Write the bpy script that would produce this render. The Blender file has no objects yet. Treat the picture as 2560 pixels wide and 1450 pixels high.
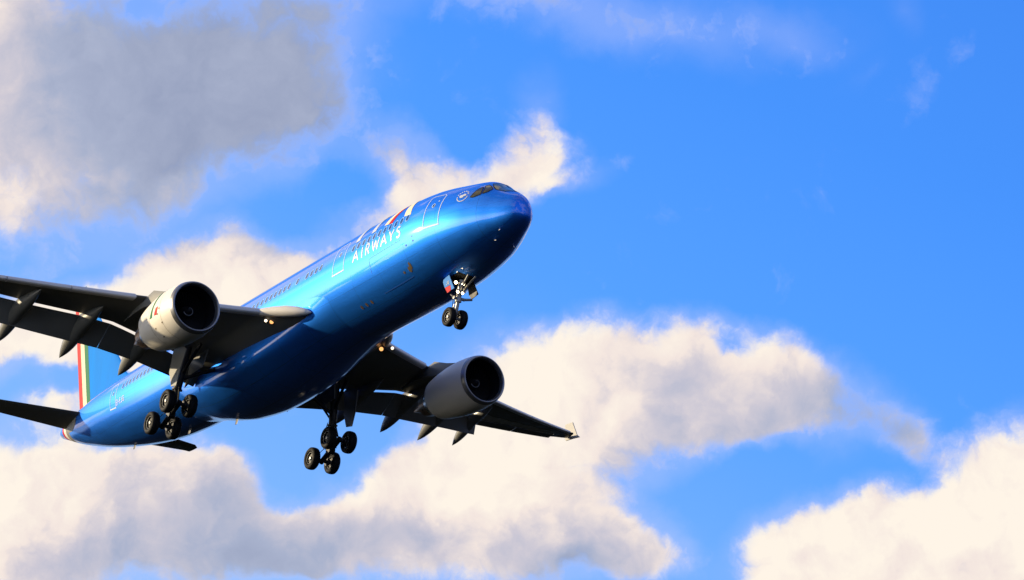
import bpy, bmesh, math, random
from mathutils import Vector, Matrix
R = math.radians
random.seed(7)
scene = bpy.context.scene

# ------------------------------------------------------------------ camera, sky, sun
# aircraft frame: x aft of the nose, y to starboard, z up (metres)
PITCH = R(3.5)
BANK = R(4.6)
PLANE_ROT = Matrix.Rotation(PITCH, 4, 'Y') @ Matrix.Rotation(BANK, 4, 'X')
CAM_C = Vector((-91.6, 61.6, -48.5))
PLANE_LOC = Vector((0, 0, 1.7 - (PLANE_ROT @ CAM_C).z))     # the photographer stands on the ground
CAM_R = [[-0.5616, -0.8269, 0.0306], [0.287, -0.2294, -0.9301], [0.7761, -0.5135, 0.3661]]
F_PX = 5947.0
cam_data = bpy.data.cameras.new('camera')
cam = bpy.data.objects.new('camera', cam_data)
scene.collection.objects.link(cam)
scene.camera = cam
cam_data.sensor_width = 36.0
cam_data.lens = F_PX / 2560 * 36.0
cam_data.clip_start = 0.5
cam_data.clip_end = 20000
_r, _d, _f = [Vector(v) for v in CAM_R]
_m = Matrix(((_r.x, -_d.x, -_f.x, CAM_C.x), (_r.y, -_d.y, -_f.y, CAM_C.y), (_r.z, -_d.z, -_f.z, CAM_C.z), (0, 0, 0, 1)))
cam.matrix_world = Matrix.Translation(PLANE_LOC) @ PLANE_ROT @ _m
# fixed chart of the sky the cloud masses are laid on: its centre lies 34 degrees south of
# aircraft-aft in azimuth and 16 degrees above the horizon (world axes)
V_R, V_U, V_F = Vector((-.562706, -.82664, -.001427)), Vector((-.228745, .154051, .961206)), Vector((.794362, -.54121, .275779))
CHART = 5.947                # chart units per unit tangent

SUN_P = Vector((0.64, 0.72, 0.26)).normalized()          # towards the sun, aircraft frame
SUN_W = (PLANE_ROT.to_3x3() @ SUN_P).normalized()
sun_data = bpy.data.lights.new('sun', 'SUN')
sun = bpy.data.objects.new('sun', sun_data)
scene.collection.objects.link(sun)
sun_data.energy = 5.0
sun_data.angle = R(0.5)
sun_data.color = (1.0, 0.81, 0.52)
sun.rotation_euler = SUN_W.to_track_quat('Z', 'Y').to_euler()
sun.location = (0, 0, 200)

scene.view_settings.view_transform = 'Standard'
scene.view_settings.look = 'None'
scene.view_settings.exposure = .22
scene.view_settings.gamma = 1
scene.view_settings.use_curve_mapping = False
scene.cycles.max_bounces = 6
scene.cycles.diffuse_bounces = 2
scene.cycles.glossy_bounces = 3
scene.cycles.use_denoising = True
#WORLD-BEGIN
world = bpy.data.worlds.new('World')
scene.world = world
world.use_nodes = True
WT = world.node_tree
WN, WL = WT.nodes, WT.links
BG = WN['Background']
BG.inputs['Strength'].default_value = .1
GLOW = 2.6
SKY_GAIN = 8.6          # undoes the background strength and the exposure for the colours below


def wn(kind, **kw):
    n = WN.new(kind)
    for k, v in kw.items():
        setattr(n, k, v)
    return n


def wmath(op, a, b=None, c=None, clamp=False):
    n = wn('ShaderNodeMath', operation=op, use_clamp=clamp)
    for i, q in enumerate((a, b, c)):
        if q is None:
            continue
        if isinstance(q, (int, float)):
            n.inputs[i].default_value = q
        else:
            WL.new(q, n.inputs[i])
    return n.outputs[0]


def wvec(op, a, b=None, scale=None):
    n = wn('ShaderNodeVectorMath', operation=op)
    for i, q in enumerate((a, b)):
        if q is None:
            continue
        if isinstance(q, (tuple, list, Vector)):
            n.inputs[i].default_value = tuple(q)
        else:
            WL.new(q, n.inputs[i])
    if scale is not None:
        if isinstance(scale, (int, float)):
            n.inputs['Scale'].default_value = scale
        else:
            WL.new(scale, n.inputs['Scale'])
    return n.outputs['Value'] if op in ('DOT_PRODUCT', 'LENGTH', 'DISTANCE') else n.outputs[0]


def wrange(v, a, b, c=0., d=1., smooth=True):
    n = wn('ShaderNodeMapRange', interpolation_type='SMOOTHSTEP' if smooth else 'LINEAR')
    WL.new(v, n.inputs['Value'])
    for k, q in (('From Min', a), ('From Max', b), ('To Min', c), ('To Max', d)):
        n.inputs[k].default_value = q
    return n.outputs[0]


def wmix(f, a, b, blend='MIX'):
    n = wn('ShaderNodeMix', data_type='RGBA', blend_type=blend)
    for k, q in (('Factor', f), ('A', a), ('B', b)):
        if isinstance(q, tuple):
            n.inputs[k if k == 'Factor' else k].default_value = (*q, 1) if len(q) == 3 else q
        elif isinstance(q, (int, float)):
            n.inputs[0].default_value = q
        else:
            s = n.inputs[0] if k == 'Factor' else [i for i in n.inputs if i.name == k and i.type == 'RGBA'][0]
            WL.new(q, s)
    for k, q in (('A', a), ('B', b)):
        if isinstance(q, tuple):
            [i for i in n.inputs if i.name == k and i.type == 'RGBA'][0].default_value = (*q, 1)
    return [o for o in n.outputs if o.type == 'RGBA'][0]


def wnoise(vec, scale, detail=6, rough=.55, dist=0., kind='FBM', lac=2.):
    n = wn('ShaderNodeTexNoise', noise_dimensions='3D')
    n.noise_type = kind
    n.inputs['Scale'].default_value = scale
    n.inputs['Detail'].default_value = detail
    n.inputs['Roughness'].default_value = rough
    n.inputs['Lacunarity'].default_value = lac
    n.inputs['Distortion'].default_value = dist
    WL.new(vec, n.inputs['Vector'])
    return n


# direction of view, and a chart of the western sky: a tangent plane touching the sky
# at one fixed azimuth and elevation, one unit = 9.5 degrees
D = wn('ShaderNodeTexCoord').outputs['Generated']
K = CHART
dF = wmath('MAXIMUM', wvec('DOT_PRODUCT', D, V_F), .05)
cu = wmath('MULTIPLY', wmath('DIVIDE', wvec('DOT_PRODUCT', D, V_R), dF), K)
cv = wmath('MULTIPLY', wmath('DIVIDE', wvec('DOT_PRODUCT', D, V_U), dF), K)
DS = wvec('SCALE', D, scale=K)
# swirl the outlines before the clouds are laid down
wn1 = wnoise(DS, 2.2, 3, .5)
wn2 = wnoise(DS, 7.0, 5, .6)
w1 = wvec('SCALE', wvec('SUBTRACT', wn1.outputs['Color'], (.5, .5, .5)), scale=.22)
w2 = wvec('SCALE', wvec('SUBTRACT', wn2.outputs['Color'], (.5, .5, .5)), scale=.11)
cmb = wn('ShaderNodeCombineXYZ')
WL.new(cu, cmb.inputs[0]); WL.new(cv, cmb.inputs[1])
P0 = cmb.outputs[0]
_wsum = wvec('ADD', w1, w2)
_p = wvec('ADD', P0, _wsum)
_pf = wvec('MULTIPLY', _p, (1, 1, 0))


def blobs(items, vec):
    acc = None
    for px, py, rx, ry, rot, w in items:
        mp = wn('ShaderNodeMapping', vector_type='TEXTURE')
        mp.inputs['Location'].default_value = ((px - 1280) / 1000, (725 - py) / 1000, 0)
        mp.inputs['Rotation'].default_value = (0, 0, R(rot))
        mp.inputs['Scale'].default_value = (rx / 1000, ry / 1000, 1)
        WL.new(vec, mp.inputs['Vector'])
        g = wn('ShaderNodeTexGradient', gradient_type='SPHERICAL')
        WL.new(mp.outputs[0], g.inputs[0])
        acc = wmath('MULTIPLY_ADD', g.outputs['Fac'], w, acc if acc is not None else 0.)
    return acc


# cloud masses: centre x, y, half widths, tilt, weight
CLOUDS = [
    # grey deck, upper left
    (300, 150, 700, 450, 0, .66), (600, 150, 460, 400, 0, .48), (150, 330, 580, 290, 8, .62), (540, 320, 440, 240, 12, .5), (-100, 100, 420, 500, 0, .9), (760, 290, 220, 220, -20, .26),
    (840, 0, 220, 160, 0, .34),
    # thin wisps under the deck
    (100, 570, 420, 150, 8, .42), (420, 560, 280, 160, 0, .40), (250, 660, 260, 70, 0, .2),
    # cumulus at middle left, behind tail and starboard wing
    (560, 765, 350, 185, 8, 1.1), (300, 825, 360, 145, 0, .9), (720, 735, 220, 140, 10, .7), (610, 620, 80, 80, 0, .35), (930, 580, 190, 120, 30, .7),
    (60, 840, 420, 160, 0, 1.1), (1010, 520, 120, 80, 20, .4), (400, 690, 200, 70, 12, .4),
    (140, 1010, 140, 60, 0, .6),
    # bottom left bank
    (150, 1190, 560, 200, 0, 1.2), (350, 1330, 620, 240, 0, 1.2), (520, 1200, 240, 120, -30, .4), (700, 1400, 420, 170, 0, .7), (-50, 1350, 500, 260, 0, .8),
    # small cumulus behind the nose
    (1030, 425, 180, 110, -8, .72), (1320, 400, 180, 100, 0, .85), (1180, 450, 260, 70, 0, .5), (1340, 290, 90, 150, -12, .36), (985, 350, 80, 90, 0, .42), (1470, 440, 150, 60, 0, .3),
    # veil along the top
    (1320, 20, 420, 120, -6, .40), (1700, 60, 500, 130, -6, .38), (1980, 100, 160, 80, -20, .18), (2245, 30, 80, 90, 30, .18), (2130, 190, 90, 40, 30, .12),
    # great cloud at centre right
    (1330, 960, 300, 210, 10, 1.1), (1560, 940, 320, 220, 0, 1.0), (1830, 960, 330, 230, -8, 1.1), (1980, 1010, 240, 170, -30, .6), (1220, 1080, 320, 170, 25, .9),
    (1500, 1090, 460, 170, 0, .9), (1000, 1230, 330, 150, 25, .9), (1260, 1240, 460, 170, 0, 1.0), (1130, 1370, 480, 150, 0, .9), (1500, 1330, 320, 140, -15, .9), (1640, 1390, 200, 100, -25, .55),
    (860, 1330, 280, 140, 0, .5), (1520, 800, 90, 70, 0, .3), (1760, 820, 120, 70, 0, .3), (1940, 840, 150, 80, -25, .3),
    (2170, 1005, 220, 110, -25, .48), (2290, 1075, 170, 90, -22, .40), (2250, 1105, 90, 70, 0, .22),
    # bright cloud, lower right
    (2250, 1390, 420, 230, 15, 1.3), (2520, 1250, 330, 240, 40, 1.3), (2050, 1420, 280, 200, 20, 1.0), (2640, 1420, 420, 360, 0, 1.0), (2330, 1255, 160, 90, 20, .4),
]
SHADE = [  # where the clouds are thick and grey
    (560, 200, 900, 560, 0, 1.25), (480, 380, 440, 180, 5, .25), (800, 180, 320, 400, 0, .5), (60, 80, 420, 420, 0, .2),
    (1820, 1060, 520, 270, -10, .58), (1980, 960, 300, 220, 0, .2), (1600, 1180, 400, 160, 0, .2), (1450, 1390, 480, 120, -5, .75), (2230, 1060, 280, 170, -20, .7),
    (650, 1420, 580, 220, 0, .95), (480, 1230, 360, 170, 0, .5), (150, 1400, 400, 140, 0, .35), (1010, 1320, 300, 120, 0, .25),
    (2390, 1390, 180, 90, 0, .34), (1560, 900, 200, 120, 0, .22), (1600, 60, 1000, 260, 0, .95), (300, 600, 500, 130, 0, .55), (730, 680, 160, 90, 0, .15),
    (60, 150, 300, 400, 0, -.1), (1480, 450, 140, 90, 0, .2), (1010, 430, 200, 120, 0, -.3), (560, 720, 360, 180, 8, -.15), (1330, 960, 400, 260, 10, -.2), (2300, 1300, 500, 300, 25, -.15)]
cover = blobs(CLOUDS, _pf)
shade = blobs(SHADE, _pf)
holes = blobs([(350, 60, 180, 110, 20, .34), (650, 1180, 130, 130, 50, .5), (940, 1270, 90, 50, 0, .45), (215, 960, 260, 45, 12, .5), (1900, 1180, 220, 90, 35, .4), (1661, 822, 70, 50, 10, .3), (1850, 842, 60, 40, 0, .35), (1130, 330, 90, 60, 0, .3), (860, 470, 120, 60, 30, .25)], _pf)
cover = wmath('SUBTRACT', cover, holes)
# beyond the chart: broken cloud over the rest of the sky
sepz = wn('ShaderNodeSeparateXYZ')
WL.new(D, sepz.inputs[0])
dz = sepz.outputs[2]
rad = wvec('LENGTH', P0)
behind = wrange(wvec('DOT_PRODUCT', D, V_F), .90, .965, 1, 0)
wide = wnoise(wvec('MULTIPLY', D, (1, 1, 2.2)), 2.6, 4, .55)
wide_c = wrange(wide.outputs['Fac'], .44, .62, 0, 1.1)
cover = wmath('MULTIPLY_ADD', wmath('SUBTRACT', wide_c, cover), behind, cover)
# billows
_q3 = wvec('ADD', DS, wvec('SCALE', _wsum, scale=1.2))
fb = wnoise(_q3, 3.6, 9, .60)
lowa = wnoise(_q3, 3.0, 6, .5)
sunv = V_R * -.9 + V_U * .42
lowb = wnoise(wvec('ADD', _q3, tuple(sunv * .055)), 3.0, 6, .5)
puff = wnoise(_q3, 8.5, 5, .55)
lobe = wmath('SUBTRACT', wmath('ABSOLUTE', wmath('SUBTRACT', puff.outputs['Fac'], .5)), .09)
fine = wmath('MULTIPLY_ADD', lobe, .9, wmath('SUBTRACT', fb.outputs['Fac'], .5))
dens_ = wmath('MULTIPLY_ADD', fine, 1.0, cover)
veil = wmath('MULTIPLY', wrange(cover, -.02, .55), .34)
alpha = wmath('MAXIMUM', wrange(dens_, .07, .84), veil)
thick = wrange(dens_, .3, 1.3, 0, .12)
shade = wmath('SMOOTH_MIN', shade, .84, .35)
relief = wmath('MULTIPLY', wmath('SUBTRACT', lowa.outputs['Fac'], lowb.outputs['Fac']), wmath('MULTIPLY_ADD', shade, -2.0, 2.3))
sh = wmath('ADD', wmath('SUBTRACT', shade, relief), wmath('MULTIPLY', fine, -.32))
sh = wmath('ADD', sh, 0.06, clamp=True)
ramp = wn('ShaderNodeValToRGB')
cr = ramp.color_ramp
cr.elements[0].position = 0
cr.elements[0].color = (1.0, .91, .80, 1)
cr.elements[1].position = 1
cr.elements[1].color = (.31, .36, .52, 1)
for p_, c_ in ((.28, (.90, .79, .74)), (.52, (.62, .59, .67)), (.78, (.40, .45, .61))):
    e_ = cr.elements.new(p_)
    e_.color = (*c_, 1)
WL.new(sh, ramp.inputs[0])
cloud_col = wmix(wrange(alpha, .25, .95), (.54, .62, .99), ramp.outputs[0])

# clear sky: physical sky pulled towards the deep blue of the photograph's exposure
nish = wn('ShaderNodeTexSky', sky_type='NISHITA')
nish.sun_disc = False
nish.sun_elevation = math.asin(SUN_W.z)
nish.sun_rotation = math.atan2(SUN_W.x, SUN_W.y)
nish.altitude = 0
nish.air_density = 1.0
nish.dust_density = .3
nish.ozone_density = 3.0
blue = wn('ShaderNodeValToRGB')
br = blue.color_ramp
br.elements[0].position = 0
br.elements[0].color = (.30, .56, 1.0, 1)
br.elements[1].position = 1
br.elements[1].color = (.06, .26, .85, 1)
for p_, c_ in ((.10, (.24, .51, 1.06)), (.26, (.092, .37, 1.08)), (.36, (.062, .305, 1.03)), (.46, (.05, .26, .95))):
    e_ = br.elements.new(p_)
    e_.color = (*c_, 1)
# brightness falls away from the sun side: mix height with distance from the sun
grad = wmath('MULTIPLY_ADD', wvec('DOT_PRODUCT', D, V_R), .42, wmath('MULTIPLY_ADD', dz, .9, 0.0))
WL.new(grad, blue.inputs[0])
clear = wmix(.06, wvec('SCALE', blue.outputs[0], scale=SKY_GAIN), nish.outputs[0])
sky_all = wmix(alpha, clear, wvec('SCALE', cloud_col, scale=SKY_GAIN))
# unseen sky dimmed to weaken the fill light, less so ahead of the nose
east = wrange(wvec('DOT_PRODUCT', D, PLANE_ROT.to_3x3() @ Vector((-.92, .3, .25))), .35, .9, 0, 1)
sky_all = wvec('SCALE', sky_all, scale=wmath('SUBTRACT', 1.0, wmath('MULTIPLY', wrange(wvec('DOT_PRODUCT', D, V_F), .25, .75, 1, 0), wmath('MULTIPLY_ADD', east, -.70, .76))))
# low sun: bright hazy band along the horizon on the sun's side
sunh = PLANE_ROT.to_3x3() @ Vector((.5, .866, 0))
sunh = Vector((sunh.x, sunh.y, 0)).normalized()
toward = wrange(wvec('DOT_PRODUCT', D, sunh), .76, .97, 0, 1)
band = wrange(dz, .14, .44, 1, 0)
glow = wmath('MULTIPLY', wmath('MULTIPLY', toward, band), GLOW)
sky_all = wmix(1.0, sky_all, wvec('SCALE', (1.0, .90, .74), scale=wmath('MULTIPLY', glow, SKY_GAIN)), 'ADD')
# dark fields below the horizon
land = wrange(dz, -.07, -.015, 0, 1)
final = wmix(land, (.05, .055, .045), sky_all)
WL.new(final, BG.inputs['Color'])
#WORLD-END


# ------------------------------------------------------------------ materials
def material(name, color, rough=.5, metal=0., coat=0., emit=None, spec=.5):
    m = bpy.data.materials.new(name)
    m.use_nodes = True
    b = m.node_tree.nodes['Principled BSDF']
    b.inputs['Base Color'].default_value = (*color, 1)
    b.inputs['Roughness'].default_value = rough
    b.inputs['Metallic'].default_value = metal
    b.inputs['Coat Weight'].default_value = coat
    b.inputs['Coat Roughness'].default_value = .06
    b.inputs['Specular IOR Level'].default_value = spec
    if emit:
        b.inputs['Emission Color'].default_value = (*emit[0], 1)
        b.inputs['Emission Strength'].default_value = emit[1]
    return m


def vary(m, scale=(1, 1, 1), amount=.25, rough=.1, detail=5, dark=None):
    """soft dirt and streaks: noise in object space over base colour and roughness"""
    nt = m.node_tree
    n, l = nt.nodes, nt.links
    b = n['Principled BSDF']
    tc = n.new('ShaderNodeTexCoord')
    mp = n.new('ShaderNodeMapping')
    mp.inputs['Scale'].default_value = scale
    l.new(tc.outputs['Object'], mp.inputs['Vector'])
    nz = n.new('ShaderNodeTexNoise')
    nz.inputs['Scale'].default_value = 1
    nz.inputs['Detail'].default_value = detail
    nz.inputs['Roughness'].default_value = .6
    l.new(mp.outputs[0], nz.inputs['Vector'])
    mix = n.new('ShaderNodeMix')
    mix.data_type = 'RGBA'
    c = b.inputs['Base Color'].default_value
    d = dark or tuple(x * (1 - amount) for x in c[:3])
    e = tuple(min(1, x * (1 + amount)) for x in c[:3])
    mix.inputs['A'].default_value = (*d, 1)
    mix.inputs['B'].default_value = (*e, 1)
    l.new(nz.outputs['Fac'], mix.inputs['Factor'])
    l.new(mix.outputs['Result'], b.inputs['Base Color'])
    mr = n.new('ShaderNodeMapRange')
    r0 = b.inputs['Roughness'].default_value
    mr.inputs['From Min'].default_value = .3
    mr.inputs['From Max'].default_value = .7
    mr.inputs['To Min'].default_value = max(.02, r0 - rough)
    mr.inputs['To Max'].default_value = min(1, r0 + rough)
    l.new(nz.outputs['Fac'], mr.inputs['Value'])
    l.new(mr.outputs[0], b.inputs['Roughness'])
    return m


def seams(m):
    """lap joints round the fuselage and along it, a shade darker than the skin"""
    nt = m.node_tree
    n, l = nt.nodes, nt.links
    b = n['Principled BSDF']
    src = b.inputs['Base Color'].links[0].from_socket
    tc = n.new('ShaderNodeTexCoord')
    sp = n.new('ShaderNodeSeparateXYZ')
    l.new(tc.outputs['Object'], sp.inputs[0])

    def mt(op, a, c):
        q = n.new('ShaderNodeMath')
        q.operation = op
        for i, v in enumerate((a, c)):
            if isinstance(v, (int, float)):
                q.inputs[i].default_value = v
            else:
                l.new(v, q.inputs[i])
        return q.outputs[0]
    ring = mt('LESS_THAN', mt('MODULO', sp.outputs[0], 2.667), .03)
    ang = mt('MULTIPLY', mt('ARCTAN2', sp.outputs[2], sp.outputs[1]), 57.3)
    lap = mt('LESS_THAN', mt('MODULO', mt('ADD', ang, 371.5), 31.0), .6)
    k = mt('MULTIPLY', mt('MAXIMUM', ring, lap), .35)
    mix = n.new('ShaderNodeMix')
    mix.data_type = 'RGBA'
    l.new(k, mix.inputs['Factor'])
    l.new(src, mix.inputs['A'])
    mix.inputs['B'].default_value = (.003, .05, .2, 1)
    l.new(mix.outputs['Result'], b.inputs['Base Color'])


M = {}
M['blue'] = vary(material('blue_metallic_paint', (.006, .215, 1.0), .54, .82, .9), (.10, 2.4, 2.4), .12, .04)
M['blue'].node_tree.nodes['Principled BSDF'].inputs['Coat IOR'].default_value = 1.7
M['blue'].node_tree.nodes['Principled BSDF'].inputs['Coat Roughness'].default_value = .07
seams(M['blue'])
M['bluefin'] = vary(material('fin_blue_paint', (.012, .235, .86), .65, .0, .0, spec=.04), (.5, .5, .10), .30, .05)
M['blueflat'] = material('door_blue_paint', (.01, .20, .62), .6, spec=.2)
M['white'] = vary(material('white_paint', (.84, .79, .69), .5, 0, .06), (.5, 1.5, 1.5), .06, .05)
M['grey'] = vary(material('wing_grey_paint', (.17, .17, .155), .45, 0, .1), (.25, .9, .9), .16, .08)
M['slat'] = vary(material('slat_grey', (.62, .61, .60), .42, .05, .1), (.4, .6, .6), .12, .08)
M['seal'] = vary(material('seal_grey', (.26, .25, .22), .5), (1.5, 1.5, 1.5), .25, .08)
M['bare'] = vary(material('bare_skin', (.55, .54, .50), .5), (.5, 2.5, 1), .35, .1)
M['fence'] = material('fence_paint', (.40, .39, .36), .6)
M['metal'] = vary(material('bare_metal', (.62, .62, .62), .28, .9), (2, 2, 2), .15, .1)
M['lip'] = vary(material('polished_lip', (.30, .30, .31), .36, .8), (1, 3, 3), .1, .08)
M['nozzle'] = vary(material('heat_stained_metal', (.38, .25, .16), .35, .8), (3, 3, 3), .3, .1)
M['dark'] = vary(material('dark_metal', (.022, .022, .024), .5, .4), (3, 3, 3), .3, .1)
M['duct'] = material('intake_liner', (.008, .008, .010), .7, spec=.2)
M['blade'] = material('fan_blade', (.010, .010, .012), .5, .2, spec=.2)
M['black'] = vary(material('tyre_rubber', (.007, .007, .0075), .7, spec=.2), (4, 4, 4), .3, .1)
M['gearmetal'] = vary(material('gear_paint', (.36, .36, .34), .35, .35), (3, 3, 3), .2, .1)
M['hose'] = material('hose_black', (.02, .02, .02), .5)
M['glass'] = material('window_glass', (.015, .07, .22), .14, .2, .5)
M['cockpit'] = vary(material('cockpit_glass', (.10, .09, .05), .07, .35, .8), (1.2, 1.2, 1.2), .5, .02)
M['frame'] = material('window_outline', (.30, .55, .88), .5, spec=.2)
M['line'] = material('white_marking', (.62, .66, .70), .4, 0, .4)
M['outline'] = material('door_outline', (.58, .72, .84), .5, spec=.2)
M['cream'] = material('cream_marking', (.80, .72, .52), .6, spec=.15)
M['red'] = material('red_marking', (.55, .012, .02), .6, spec=.15)
M['green'] = material('green_marking', (.012, .17, .07), .6, spec=.15)
M['seam'] = material('panel_seam', (.004, .05, .20), .6)
M['lamp'] = material('lamp_lens', (.9, .8, .6), .2, emit=((1.0, .78, .45), 14))
M['lampw'] = material('lamp_lens_warm', (.9, .6, .3), .2, emit=((1.0, .46, .14), 1.3))
M['lampd'] = material('lamp_lens_dim', (.9, .8, .6), .2, emit=((1.0, .80, .55), 2.5))


# ------------------------------------------------------------------ mesh helpers
def link(name, verts, faces, mats, parent, smooth=True, sharp=40, midx=None):
    me = bpy.data.meshes.new(name)
    me.from_pydata([tuple(v) for v in verts], [], faces)
    if not isinstance(mats, (list, tuple)):
        mats = [mats]
    for m in mats:
        me.materials.append(m)
    bm = bmesh.new()
    bm.from_mesh(me)
    if midx:
        for f, i in zip(bm.faces, midx):
            f.material_index = i
    bmesh.ops.recalc_face_normals(bm, faces=bm.faces)
    bm.to_mesh(me)
    bm.free()
    if smooth:
        me.shade_smooth()
        me.set_sharp_from_angle(angle=R(sharp))
    o = bpy.data.objects.new(name, me)
    scene.collection.objects.link(o)
    if parent:
        o.parent = parent
    return o


class MB:
    """collects shapes for one mesh"""
    def __init__(s):
        s.v, s.f, s.mi = [], [], []
        s.cur = 0

    def add(s, v, f):
        b = len(s.v)
        s.v += [Vector(p) for p in v]
        s.f += [tuple(i + b for i in q) for q in f]
        s.mi += [s.cur] * len(f)

    def loft(s, rings, cap=True, closed=True):
        n = len(rings[0])
        v = [p for r in rings for p in r]
        f = []
        for i in range(len(rings) - 1):
            for j in range(n if closed else n - 1):
                k = (j + 1) % n
                f.append((i * n + j, i * n + k, (i + 1) * n + k, (i + 1) * n + j))
        if cap:
            f.append(tuple(range(n)))
            f.append(tuple((len(rings) - 1) * n + j for j in range(n)))
        s.add(v, f)

    def tube(s, pts, rad, n=12, cap=True):
        pts = [Vector(p) for p in pts]
        if not isinstance(rad, (list, tuple)):
            rad = [rad] * len(pts)
        rings = []
        for i, p in enumerate(pts):
            t = (pts[min(i + 1, len(pts) - 1)] - pts[max(i - 1, 0)]).normalized()
            a = t.orthogonal().normalized() if i == 0 else (a - t * a.dot(t)).normalized()
            b = t.cross(a)
            rings.append([p + (a * math.cos(q) + b * math.sin(q)) * rad[i] for q in [2 * math.pi * k / n for k in range(n)]])
        s.loft(rings, cap)

    def lathe(s, prof, origin, axis, n=32, cap=False):
        """prof: list of (distance along axis, radius)"""
        axis = Vector(axis).normalized()
        a = axis.orthogonal().normalized()
        b = axis.cross(a)
        o = Vector(origin)
        rings = [[o + axis * d + (a * math.cos(q) + b * math.sin(q)) * max(r, .0005) for q in [2 * math.pi * k / n for k in range(n)]] for d, r in prof]
        s.loft(rings, cap)

    def box(s, c, h, rot=None, bev=.0):
        c = Vector(c)
        m = rot or Matrix.Identity(3)
        hx, hy, hz = h
        bm = bmesh.new()
        bmesh.ops.create_cube(bm, size=2)
        for v in bm.verts:
            v.co = Vector((v.co.x * hx, v.co.y * hy, v.co.z * hz))
        if bev:
            bmesh.ops.bevel(bm, geom=bm.edges[:], offset=bev, segments=2, affect='EDGES')
        bm.verts.index_update()
        s.add([c + m @ v.co for v in bm.verts], [tuple(v.index for v in f.verts) for f in bm.faces])
        bm.free()

    def plate(s, poly, thick):
        """flat polygon (3-D points) given thickness"""
        p = [Vector(q) for q in poly]
        nrm = (p[1] - p[0]).cross(p[2] - p[0]).normalized()
        n = len(p)
        v = [q + nrm * thick / 2 for q in p] + [q - nrm * thick / 2 for q in p]
        f = [tuple(range(n)), tuple(range(2 * n - 1, n - 1, -1))]
        for i in range(n):
            k = (i + 1) % n
            f.append((i, k, n + k, n + i))
        s.add(v, f)

    def build(s, name, mats, parent, smooth=True, sharp=40):
        return link(name, s.v, s.f, mats, parent, smooth, sharp, s.mi)


def pchip(xs, ys):
    n = len(xs)
    h = [xs[i + 1] - xs[i] for i in range(n - 1)]
    d = [(ys[i + 1] - ys[i]) / h[i] for i in range(n - 1)]
    m = [d[0]] + [0.0] * (n - 2) + [d[-1]]
    for i in range(1, n - 1):
        if d[i - 1] * d[i] > 0:
            w1, w2 = 2 * h[i] + h[i - 1], h[i] + 2 * h[i - 1]
            m[i] = (w1 + w2) / (w1 / d[i - 1] + w2 / d[i])

    def g(x):
        x = min(max(x, xs[0]), xs[-1])
        i = 0
        while i < n - 2 and x > xs[i + 1]:
            i += 1
        t = (x - xs[i]) / h[i]
        return ((2 * t ** 3 - 3 * t * t + 1) * ys[i] + (t ** 3 - 2 * t * t + t) * h[i] * m[i]
                + (-2 * t ** 3 + 3 * t * t) * ys[i + 1] + (t ** 3 - t * t) * h[i] * m[i + 1])
    return g


def lerp(tab, x):
    if x <= tab[0][0]:
        return tab[0][1]
    for (a, p), (b, q) in zip(tab, tab[1:]):
        if x <= b:
            return p + (q - p) * (x - a) / (b - a)
    return tab[-1][1]


# ------------------------------------------------------------------ fuselage surface
#FUS-BEGIN
FUS = [  # x, top, bottom, half width, height of greatest width
    (.468, -.60, -.60, 0.0, -.60), (.506, -.26, -.82, .25, -.60), (.611, .06, -.97, .46, -.60), (.803, .36, -1.12, .65, -.59),
    (1.041, .57, -1.25, .80, -.57), (1.424, .82, -1.42, 1.00, -.53), (1.997, 1.20, -1.61, 1.26, -.47), (2.57, 1.64, -1.77, 1.53, -.40),
    (3.143, 1.92, -1.93, 1.77, -.33), (3.812, 2.06, -2.12, 2.03, -.25), (4.768, 2.24, -2.29, 2.31, -.16), (5.723, 2.43, -2.43, 2.51, -.08),
    (6.678, 2.57, -2.55, 2.66, -.03), (8.303, 2.71, -2.69, 2.77, 0), (10.5, 2.81, -2.80, 2.82, 0), (13, 2.82, -2.82, 2.82, 0), (36.5, 2.82, -2.82, 2.82, 0),
    (38.5, 2.82, -2.76, 2.81, .02), (41, 2.82, -2.56, 2.76, .10), (44, 2.81, -2.14, 2.60, .28), (47, 2.79, -1.56, 2.30, .58),
    (49.5, 2.74, -.99, 1.95, .86), (51.5, 2.67, -.45, 1.60, 1.10), (53.5, 2.58, .14, 1.24, 1.34), (55, 2.47, .66, .94, 1.54),
    (56.2, 2.33, 1.10, .68, 1.70), (57.0, 2.18, 1.38, .46, 1.78), (57.4, 2.02, 1.56, .26, 1.79), (57.5, 1.78, 1.78, 0, 1.78)]


def _warp(x):
    # square root stretch near the nose keeps it round
    x -= .468
    return math.sqrt(max(x, 0)) if x < 8.2 else math.sqrt(8.2) + (x - 8.2) * .2


_wx = [_warp(r[0]) for r in FUS]
G_T, G_B, G_W, G_C = [pchip(_wx, [r[k] for r in FUS]) for k in (1, 2, 3, 4)]


def fus(x, phi, off=0.0):
    """point on the skin at station x, angle phi from the starboard horizontal (up positive)"""
    w = _warp(x)
    zc, hw = G_C(w), G_W(w)
    h = (G_T(w) - zc) if math.sin(phi) >= 0 else (zc - G_B(w))
    return Vector((x, hw * math.cos(phi), zc + h * math.sin(phi)))


def fus_n(x, phi):
    e = 1e-3
    a = fus(x + e, phi) - fus(max(x - e, 0), phi)
    b = fus(x, phi + e) - fus(x, phi - e)
    n = a.cross(b).normalized()
    p = fus(x, phi) - Vector((x, 0, G_C(_warp(x))))
    return n if n.dot(p) > 0 else -n


def phi_of(x, z):
    w = _warp(x)
    zc = G_C(w)
    h = (G_T(w) - zc) if z >= zc else (zc - G_B(w))
    return math.asin(max(-1, min(1, (z - zc) / h)))
#FUS-END


def skin(x, phi, off=.012):
    return fus(x, phi) + fus_n(x, phi) * off


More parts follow.
